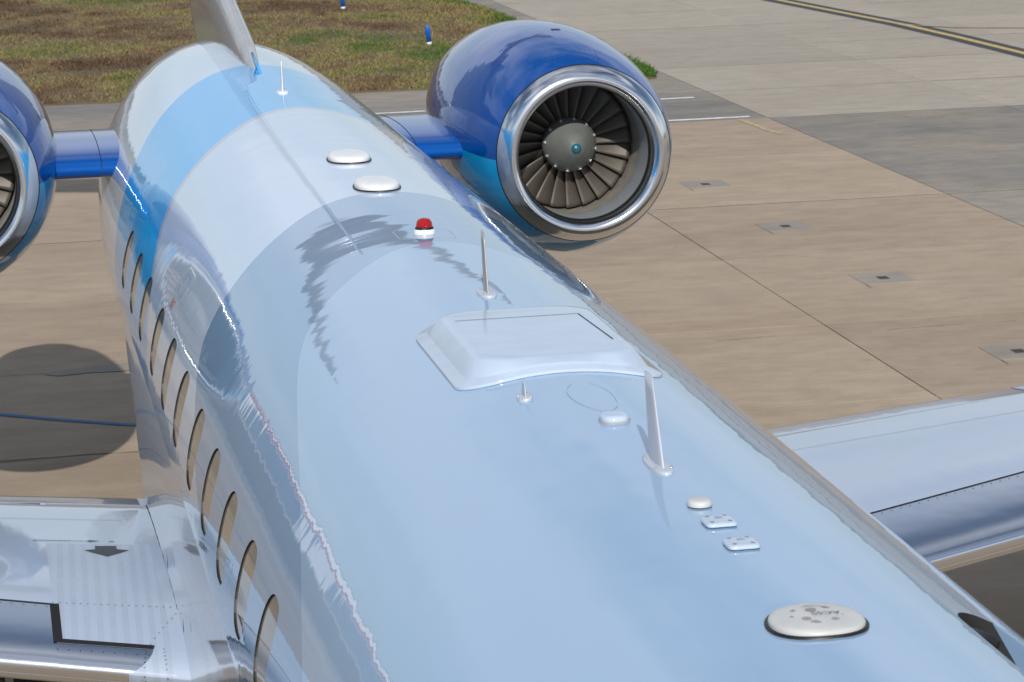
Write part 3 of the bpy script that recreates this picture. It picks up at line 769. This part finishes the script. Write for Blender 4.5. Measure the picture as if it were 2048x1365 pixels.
for side in (-1, 1):
    xs = lin(.95, XIN, 10); xo = lin(XIN, 10.0, 34); xi = lin(1.29, XIN, 8)
    NB = lambda x: 3.83+.25*(x-1.28)
    # main skin: root part reaches further forward; one mesh with the lower skin
    V = []; F = []
    def add(P):
        b = len(V); V.extend(P[0]); F.extend([tuple(q+b for q in f) for f in P[1]])
    def patch(xs, f0, f1, m, low=False, pw=1.0):
        P = []
        for x in xs:
            a, b = f0(x), f1(x)
            for k in range(m+1):
                y = a+(b-a)*(k/m)**pw; P.append((side*x, y, wz(x, y, low)))
        return P, grid_faces(len(xs), m+1)
    add(patch(lin(1.285, XIN, 10), lambda x: NB(x), lambda x: 6.80, 26))
    add(patch(xo, PANy, lambda x: TEy(x)-.47, 26))
    XN = lambda g: 1.285 + .13*(1-g)**1.3
    P_ = []
    for i in range(9):
        for k in range(21):
            g = k/20; x = .9+(XN(g)-.9)*i/8; y = LEy(x)+(NB(x)-LEy(x))*g*g; P_.append((side*x, y, wz(x, y)))
    add((P_, grid_faces(9, 21)))
    add(patch(lin(.9, 1.285, 8), NB, lambda x: 6.80, 26))
    add(patch(lin(.9, 10, 40), LEy, TEy, 24, True, 1.6))
    wing = mobj('wing', V, F, WINGP, jet, ORG); bm = bmesh.new(); bm.from_mesh(wing.data); bmesh.ops.remove_doubles(bm, verts=bm.verts, dist=1e-4); bmesh.ops.recalc_face_normals(bm, faces=bm.faces); bm.to_mesh(wing.data); bm.free()
    # flap
    def flap(name, x0, x1):
        P = []; xx = lin(x0, x1, 8)
        for x in xx:
            a = TEy(x)-.462; b = TEy(x)
            z0 = wz(x, a)-.004
            for k in range(9):
                f = k/8; P.append((side*x, a+(b-a)*f, z0 - .062*f - .012*f*f))
            for k in range(9):
                f = 1-k/8; P.append((side*x, a+(b-a)*f, z0 - .062*f - .012*f*f - .05*(1-f) - .004))
        return fixn(mobj(name, P, grid_faces(9, 18, True)+[tuple(range(18)), tuple(range(8*18, 9*18))], WINGP, wing))
    flap('flap', 1.16, 4.3); flap('flap', 4.34, 7.0); flap('aileron', 7.04, 9.9)
    # polished leading edge
    V = []; xs2 = lin(1.27, XIN, 10); m = 26
    def lerow(x, yb, u=None):
        P = []; x_ = x
        for k in range(m+1):          # lower surface from c.30 to nose then upper to the panel line
            f = k/m
            if u is not None:
                x = XN(max(0, (f-.3)/.7)) + (XIN-XN(max(0, (f-.3)/.7)))*u; yb = NB(x)-.004
            if f < .3: y = LEy(x)+.22*(1-f/.3)**2; P.append((side*x, y, wz(x, y, True)))
            else:
                g = (f-.3)/.7; y = LEy(x)+(yb-LEy(x))*g**2; P.append((side*x, y, wz(x, y)))
        return P
    for i in range(11): V += lerow(0, 0, i/10)
    a = mobj('leading_edge', V, grid_faces(len(xs2), m+1), LEM, wing); fixn(a)
    V = []
    for x in xo: V += lerow(x, PANy(x)-.004)
    a = mobj('leading_edge', V, grid_faces(len(xo), m+1), LEM, wing); fixn(a)
    # black edging of the de-icing boundary
    def strip(name, pts, wd, mat, off=.003):
        P = []; Q = [Vector(q) for q in pts]; nn = len(Q)
        for i, q in enumerate(Q):
            t = (Q[min(i+1, nn-1)]-Q[max(i-1, 0)]).normalized(); d = Vector((-t.y, t.x))*wd/2
            for r in (q+d, q-d): P.append((side*r.x, r.y, wz(r.x, r.y)+off))
        return fixn(mobj(name, P, [(2*i, 2*i+1, 2*i+3, 2*i+2) for i in range(nn-1)], mat, wing))
    strip('edge_seal', [(1.28+.455*k/12, NB(1.28+.455*k/12)+.018) for k in range(13)], .036, SEAL)
    strip('edge_seal', [(XIN-.006, NB(XIN)+.0+(PANy(XIN)-NB(XIN))*k/8) for k in range(9)], .044, SEAL, .004)
    strip('edge_seal', [(x, PANy(x)) for x in lin(XIN, 9.9, 40)], .010, SEAL)
    strip('panel_seam', [(x, 6.22) for x in lin(1.3, 9.5, 40)], .006, simple('wing seam', (.30, .34, .40), .3) if side == -1 else bpy.data.materials['wing seam'], .0025)
    # white root glove over the leading edge
    V = []; rows = []
    for k in range(13):
        f = k/12; y0 = 3.36 + (4.36-3.36)*f
        hw = .0
        rows.append(y0)
    # rivets as one fine joined part
    V = []; F = []
    def rivet(x, y, r=.0045):
        b = len(V); z = wz(x, y)+.0022
        for k in range(6): V.append((side*(x+r*math.cos(k*math.pi/3)), y+r*math.sin(k*math.pi/3), z))
        F.append(tuple(range(b, b+6)))
    for x in lin(XIN+.03, 6, 75): rivet(x, PANy(x)-.035, .005)
    for x in lin(1.31, XIN, 8): rivet(x, LEy(x)+.17); rivet(x, NB(x)-.05)
    for x in lin(1.13, XIN, 18): rivet(x, 4.33+.08*(x-1.1)/.6, .005)
    for k in range(9): rivet(1.12+.025*k, 4.30-.06*k, .005)
    for k in range(8): rivet(1.32+.03*(7-k)/7, 3.62+.03*k, .005); rivet(1.235, 3.62+.03*k, .005)
    tag(fixn(mobj('rivets', V, F, simple('rivet heads', (.13, .14, .16), .4), wing, smooth=False)), kind='stuff')
    if side == -1:
        def decal(name, pts, mat):
            c = np.mean(pts, axis=0); P = [(-x, y, wz(x, y)+.004) for x, y in pts] + [(-c[0], c[1], wz(*c)+.004)]
            n = len(pts); return fixn(mobj(name, P, [(i, (i+1) % n, n) for i in range(n)], mat, wing, smooth=False))
        decal('walkway_arrow', [(1.48, 5.50), (1.367, 5.51), (1.367, 5.43), (1.304, 5.415), (1.424, 5.27), (1.54, 5.40), (1.48, 5.42)], INKB)
        decal('arrow_shaft', [(1.60, 5.622), (1.50, 5.624), (1.50, 5.640), (1.445, 5.628), (1.50, 5.608), (1.50, 5.616), (1.60, 5.614)], INKB)
        decal('tick_mark', [(1.40, 5.625), (1.37, 5.626), (1.37, 5.615), (1.40, 5.614)], INKB)
        for k in range(16): x = 1.80-.0125*k; decal('print_dash', [(x, 5.612), (x-.008, 5.612), (x-.008, 5.63), (x, 5.63)], INKB)
    # wing root seal
    tube('root_seal', [(side*1.128, y, wz(1.128, y)+-.001+rng.uniform(-.002, .002)) for y in lin(4.30, 6.8, 40)], .006, SEAL, wing, n=8)

# wing-body fairing
V = []; sec = 24; ysf = lin(-1.2, 10.2, 76)
def fair_sec(y):
    w_ = sm(-1.2, 1.6, y)*(1-sm(7.0, 10.2, y))
    P = []
    top = -96
    pts = [(1.138, -.05), (1.150, -.18), (1.150, -.34), (1.145, -.50), (1.140, -.64), (1.136, -.76), (1.132, -.86), (1.130, -.95), (1.125, -1.06), (1.11, -1.2), (1.03, -1.34), (.86, -1.44), (.6, -1.50), (.3, -1.53), (0, -1.54)]
    for x, z in pts:
        a = math.atan2(x, z); q = FP(y, math.degrees(a)); rr = 1.139 if z > -.1 else 1.120
        cx, cz = q.x*rr/1.14, q.z*rr/1.14
        P.append((cx+(x-cx)*w_, cz+(z-cz)*w_))
    return P + [(-x, z) for x, z in P[-2::-1]]
for y in ysf:
    S = fair_sec(y); V += [(x, y, z) for x, z in S]
ns = len(fair_sec(0)); fixn(mobj('wing_fairing', V, grid_faces(len(ysf), ns), BODYW, jet, ORG))
# service marks on the fairing
for (y, z, h) in [(4.55, -.62, .07), (3.55, -.66, .06)]:
    V = [(-1.1545, y, z), (-1.1545, y-.03, z-h), (-1.1545, y+.01, z-h*1.4), (-1.1545, y+.03, z-h)]
    mobj('drain_mark', V, [(0, 1, 2, 3)], SEAL, jet, ORG, smooth=False)

# engines
LIP = [(.075, .473), (.055, .476), (.035, .484), (.012, .500), (0, .520), (.004, .543), (.018, .566), (.042, .588), (.072, .606), (.104, .620)]
COWLP = [(.106, .621), (.2, .657), (.35, .694), (.6, .735), (.9, .765), (1.25, .785), (1.6, .787), (2.0, .77), (2.4, .735), (2.8, .68), (3.1, .625), (3.3, .58), (3.32, .55), (2.9, .54)]
def fan_blade_mesh():
    V = []; nr, nc = 12, 9
    for i in range(nr+1):
        f = i/nr; r = .150+.318*f; beta = R(34+26*f); ch = .15+.075*f; sweep = .03*math.sin(math.pi*f)*.6 - .02*f
        for j in range(nc+1):
            c = (j/nc-.5)*ch; camber = .018*(1-(2*j/nc-1)**2)
            tang = c*math.sin(beta) + camber*math.cos(beta); ax = c*math.cos(beta) - camber*math.sin(beta) + sweep
            a = -tang/r; V.append((r*math.sin(a), ax, r*math.cos(a)))
    F = grid_faces(nr+1, nc+1)
    me = mesh('fan_blade', V, F, FANM)
    bm = bmesh.new(); bm.from_mesh(me); bmesh.ops.solidify(bm, geom=bm.faces[:], thickness=.004); bmesh.ops.recalc_face_normals(bm, faces=bm.faces); bm.to_mesh(me); bm.free()
    return me
FB = fan_blade_mesh()
clip_me = None
for s in (-1, 1):
    loc = (s*2.19, 9.80, ZC+.52)
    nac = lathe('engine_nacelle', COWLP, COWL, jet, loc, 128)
    for v in nac.data.vertices:
        if v.co.z < 0: v.co.z *= 1+.075*sm(.13, .8, v.co.y)
    lathe('intake_lip', LIP, LIPM, nac, n=128)
    lathe('lip_seam', [(.1005, .6192), (.1025, .6215), (.110, .6245), (.112, .623)], SEAL, nac, n=128)
    lathe('throat_ring', [(.074, .4735), (.080, .469), (.105, .4675), (.107, .464), (.115, .464)], BLACK, nac, n=96)
    lathe('inlet_duct', [(.11, .4645), (.20, .4645), (.26, .4655), (.34, .468), (.42, .476), (.47, .482)], LINER, nac, n=96)
    lathe('fan_case', [(.47, .4815), (.56, .484), (.75, .485), (1.0, .485), (1.001, .1)], ABRADE, nac, n=96)
    lathe('exhaust_nozzle', [(2.9, .50), (3.4, .46), (3.75, .40), (3.76, .37), (3.0, .36)], STEEL, nac, n=64)
    lathe('exhaust_bulkhead', [(3.0, .37), (3.0, .01)], BLACK, nac, n=32)
    sp = lathe('spinner', [(.82, .165), (.70, .180), (.62, .194), (.585, .197), (.55, .184), (.50, .156), (.45, .122), (.40, .084), (.365, .052), (.35, .030)], SPINM, nac, n=64)
    lathe('spinner_tip', [(.366, .037), (.345, .034), (.333, .022), (.329, .002)], TIPM, nac, n=32)
    for k in range(12):
        a = 2*math.pi*(k+.3)/12; x, z = math.sin(a), math.cos(a); c = Vector((x*.183, .545, z*.183)); t = Vector((z, 0, -x)); n_ = Vector((x*.9, -.43, z*.9)); d = Vector((x*.43, .9, z*.43))
        V = [c+n_*.008+t*.012-d*.011, c+n_*.008-t*.012-d*.011, c+n_*.007+d*.019, c-n_*.006]
        fixn(mobj('balance_weight', V, [(0, 1, 2), (0, 1, 3), (1, 2, 3), (2, 0, 3)], DOMEW, nac, smooth=False))
    for k in range(24):
        b = link('fan_blade', FB, nac, (0, .73, 0)); b.rotation_euler = (0, 2*math.pi*(k+.35)/24, 0)
    # cowl details
    for (yy, xx, wd, ln) in [(1.05, .02, .065, .03)]:
        zz = lambda x, y: math.sqrt(max(0, np.interp(y, [q[0] for q in COWLP[:9]], [q[1] for q in COWLP[:9]])**2-x*x))+.003
        V = [(xx-wd/2, yy, zz(xx-wd/2, yy)), (xx+wd/2, yy, zz(xx+wd/2, yy)), (xx+wd/2, yy+ln*2, zz(xx+wd/2, yy+ln*2)), (xx-wd/2, yy+ln*2, zz(xx-wd/2, yy+ln*2))]
        fixn(mobj('vent_slot', V, [(0, 1, 2, 3)], BLACK, nac, smooth=False))
    for (y0, y1, a0, a1) in [(.5, 2.6, -24, -23.8), (1.2, 1.21, -60, -24)]:
        # thin panel outlines (angle from +x towards +z on the side facing the fuselage)
        L = []
        rad = lambda y: np.interp(y, [q[0] for q in COWLP[:11]], [q[1] for q in COWLP[:11]])+.0015
        path = [(y, a0) for y in lin(y0, y1, 8)] + [(y1, a) for a in lin(a0, a1, 5)[1:]] + [(y, a1) for y in lin(y1, y0, 8)[1:]] + [(y0, a) for a in lin(a1, a0, 5)[1:]]
        pts = [(-s*rad(y)*math.cos(R(a)), y, rad(y)*math.sin(R(a))) for y, a in path]
        tube('cowl_seam', pts, .0022, SEAL, nac, n=5)
    V = []; F = []
    rad = lambda y: np.interp(y, [q[0] for q in COWLP[:11]], [q[1] for q in COWLP[:11]])+.0015
    def fast(y, a, r=.006):
        b = len(V); c = Vector((-s*rad(y)*math.cos(R(a)), y, rad(y)*math.sin(R(a)))); t = Vector((s*math.sin(R(a)), 0, math.cos(R(a))))
        for k in range(6): V.append(c + t*r*math.cos(k*math.pi/3) + Vector((0, r*math.sin(k*math.pi/3), 0)))
        F.append(tuple(range(b, b+6)))
    for a in lin(76, 102, 9): fast(.20, a); fast(.36, a)
    for y in lin(.20, .36, 4): fast(y, 76); fast(y, 102)
    for y in lin(.9, 2.6, 16): fast(y, -6, .005)
    for a in lin(-50, 60, 24): fast(1.72, a, .004)
    tag(fixn(mobj('fasteners', V, F, STEEL, nac, smooth=False)), kind='stuff')
    # pylon
    V = []; xs = lin(.95, 1.62, 12); npn = 40
    for x in xs:
        fl = .06*math.exp(-((x-1.62)/.10)**2) + .035*math.exp(-((x-1.12)/.05)**2)*0
        for k in range(npn):
            q = 2*math.pi*k/npn; c, d = math.cos(q), math.sin(q)
            # blunt nose, long tapering tail: y from 10.55 to 13.2
            yy = 10.55 - fl*.8 + (1-c)*.5*2.0
            th_ = (.120+fl*.6)*math.copysign(abs(d)**.72, d)*(1-.45*((1-c)*.5)**2)
            V.append((s*x, yy,   .485+th_+.01*(1-c)*.5))
    py = fixn(mobj('pylon', V, grid_faces(len(xs), npn, True), DKBLUE, jet, ORG))
    for xx in (1.13, 1.52):
        pts = [V[int(round((xx-.95)/.67*12))*npn + k] for k in range(0, npn, 1)]
        tube('seam', [(p_[0], p_[1], p_[2]) for p_ in pts[:17]], .003, SEAL, py, n=5)
    # collar where the pylon meets the cowl
    pts = [V[11*npn + k] for k in range(npn)]
    cc = Vector((s*1.56, 11.8, .515))
    tube('collar', [Vector((s*1.50, p_[1]+(p_[1]-11.8)*.02, .515+(p_[2]-.515)*1.10)) for p_ in pts] + [Vector((s*1.50, pts[0][1]+(pts[0][1]-11.8)*.02, .515+(pts[0][2]-.515)*1.10))], .012, STEEL, py, n=8)

# landing gear
def wheel(x, y, r, wd, parent):
    o = lathe('tyre', [(-wd/2, r*.62), (-wd/2, r*.86), (-wd*.38, r*.97), (0, r), (wd*.38, r*.97), (wd/2, r*.86), (wd/2, r*.62)], TYRE, parent, (x, y, r), 40)
    o.rotation_euler = (0, 0, math.pi/2)
    q = lathe('rim', [(-wd*.42, .02), (-wd*.42, r*.3), (-wd*.3, r*.5), (-wd*.45, r*.63), (wd*.45, r*.63), (wd*.3, r*.5), (wd*.42, r*.3), (wd*.42, .02)], RIM, parent, (x, y, r), 32); q.rotation_euler = (0, 0, math.pi/2)
for (x, y, r, top) in [(-2.05, 5.9, .38, 1.5), (2.05, 5.9, .38, 1.5), (0, -9.9, .25, 1.4)]:
    g = tube('landing_gear', [(x, y, r*.9), (x, y+.03, .8), (x, y+.05, top)], [.05, .06, .08], STEEL, jet, n=14)
    for d in (-.2, .2) if r > .3 else (-.13, .13): wheel(x+d, y, r, .2 if r > .3 else .13, g)

# port entrance: frame, lining and seal inside the opening
dn = len(DLOOP); V = []
for off in (-.001, -.05, -.16): V += [FP(y, t, off) for y, t in DLOOP]
fr = fixn(mobj('door_frame', V, grid_faces(3, dn, True), simple('door frame primer', (.022, .022, .024), .5, var=.1), jet, ORG, smooth=True))
V = [FP(y, t, -.16) for y, t in DLOOP] + [FP(-2.85, 60, -.5)]
fixn(mobj('vestibule', V, [(i, (i+1) % dn, dn) for i in range(dn)], simple('vestibule lining', (.02, .02, .022), .7), fr))
tube('door_seal', [FP(y, t, -.045) for y, t in rrect(DOOR[0]+.03, DOOR[1]-.03, DOOR[2]+2.2, DOOR[3]-2, .14, 12)[10:52]], .022, BLACK, fr, n=10)
ro = lathe('door_roller', [(-.012, .010), (-.012, .024), (0, .027), (.012, .024), (.012, .010)], DOMEW, fr, FP(-2.98, 27, -.03), 24)

bpy.context.view_layer.update()
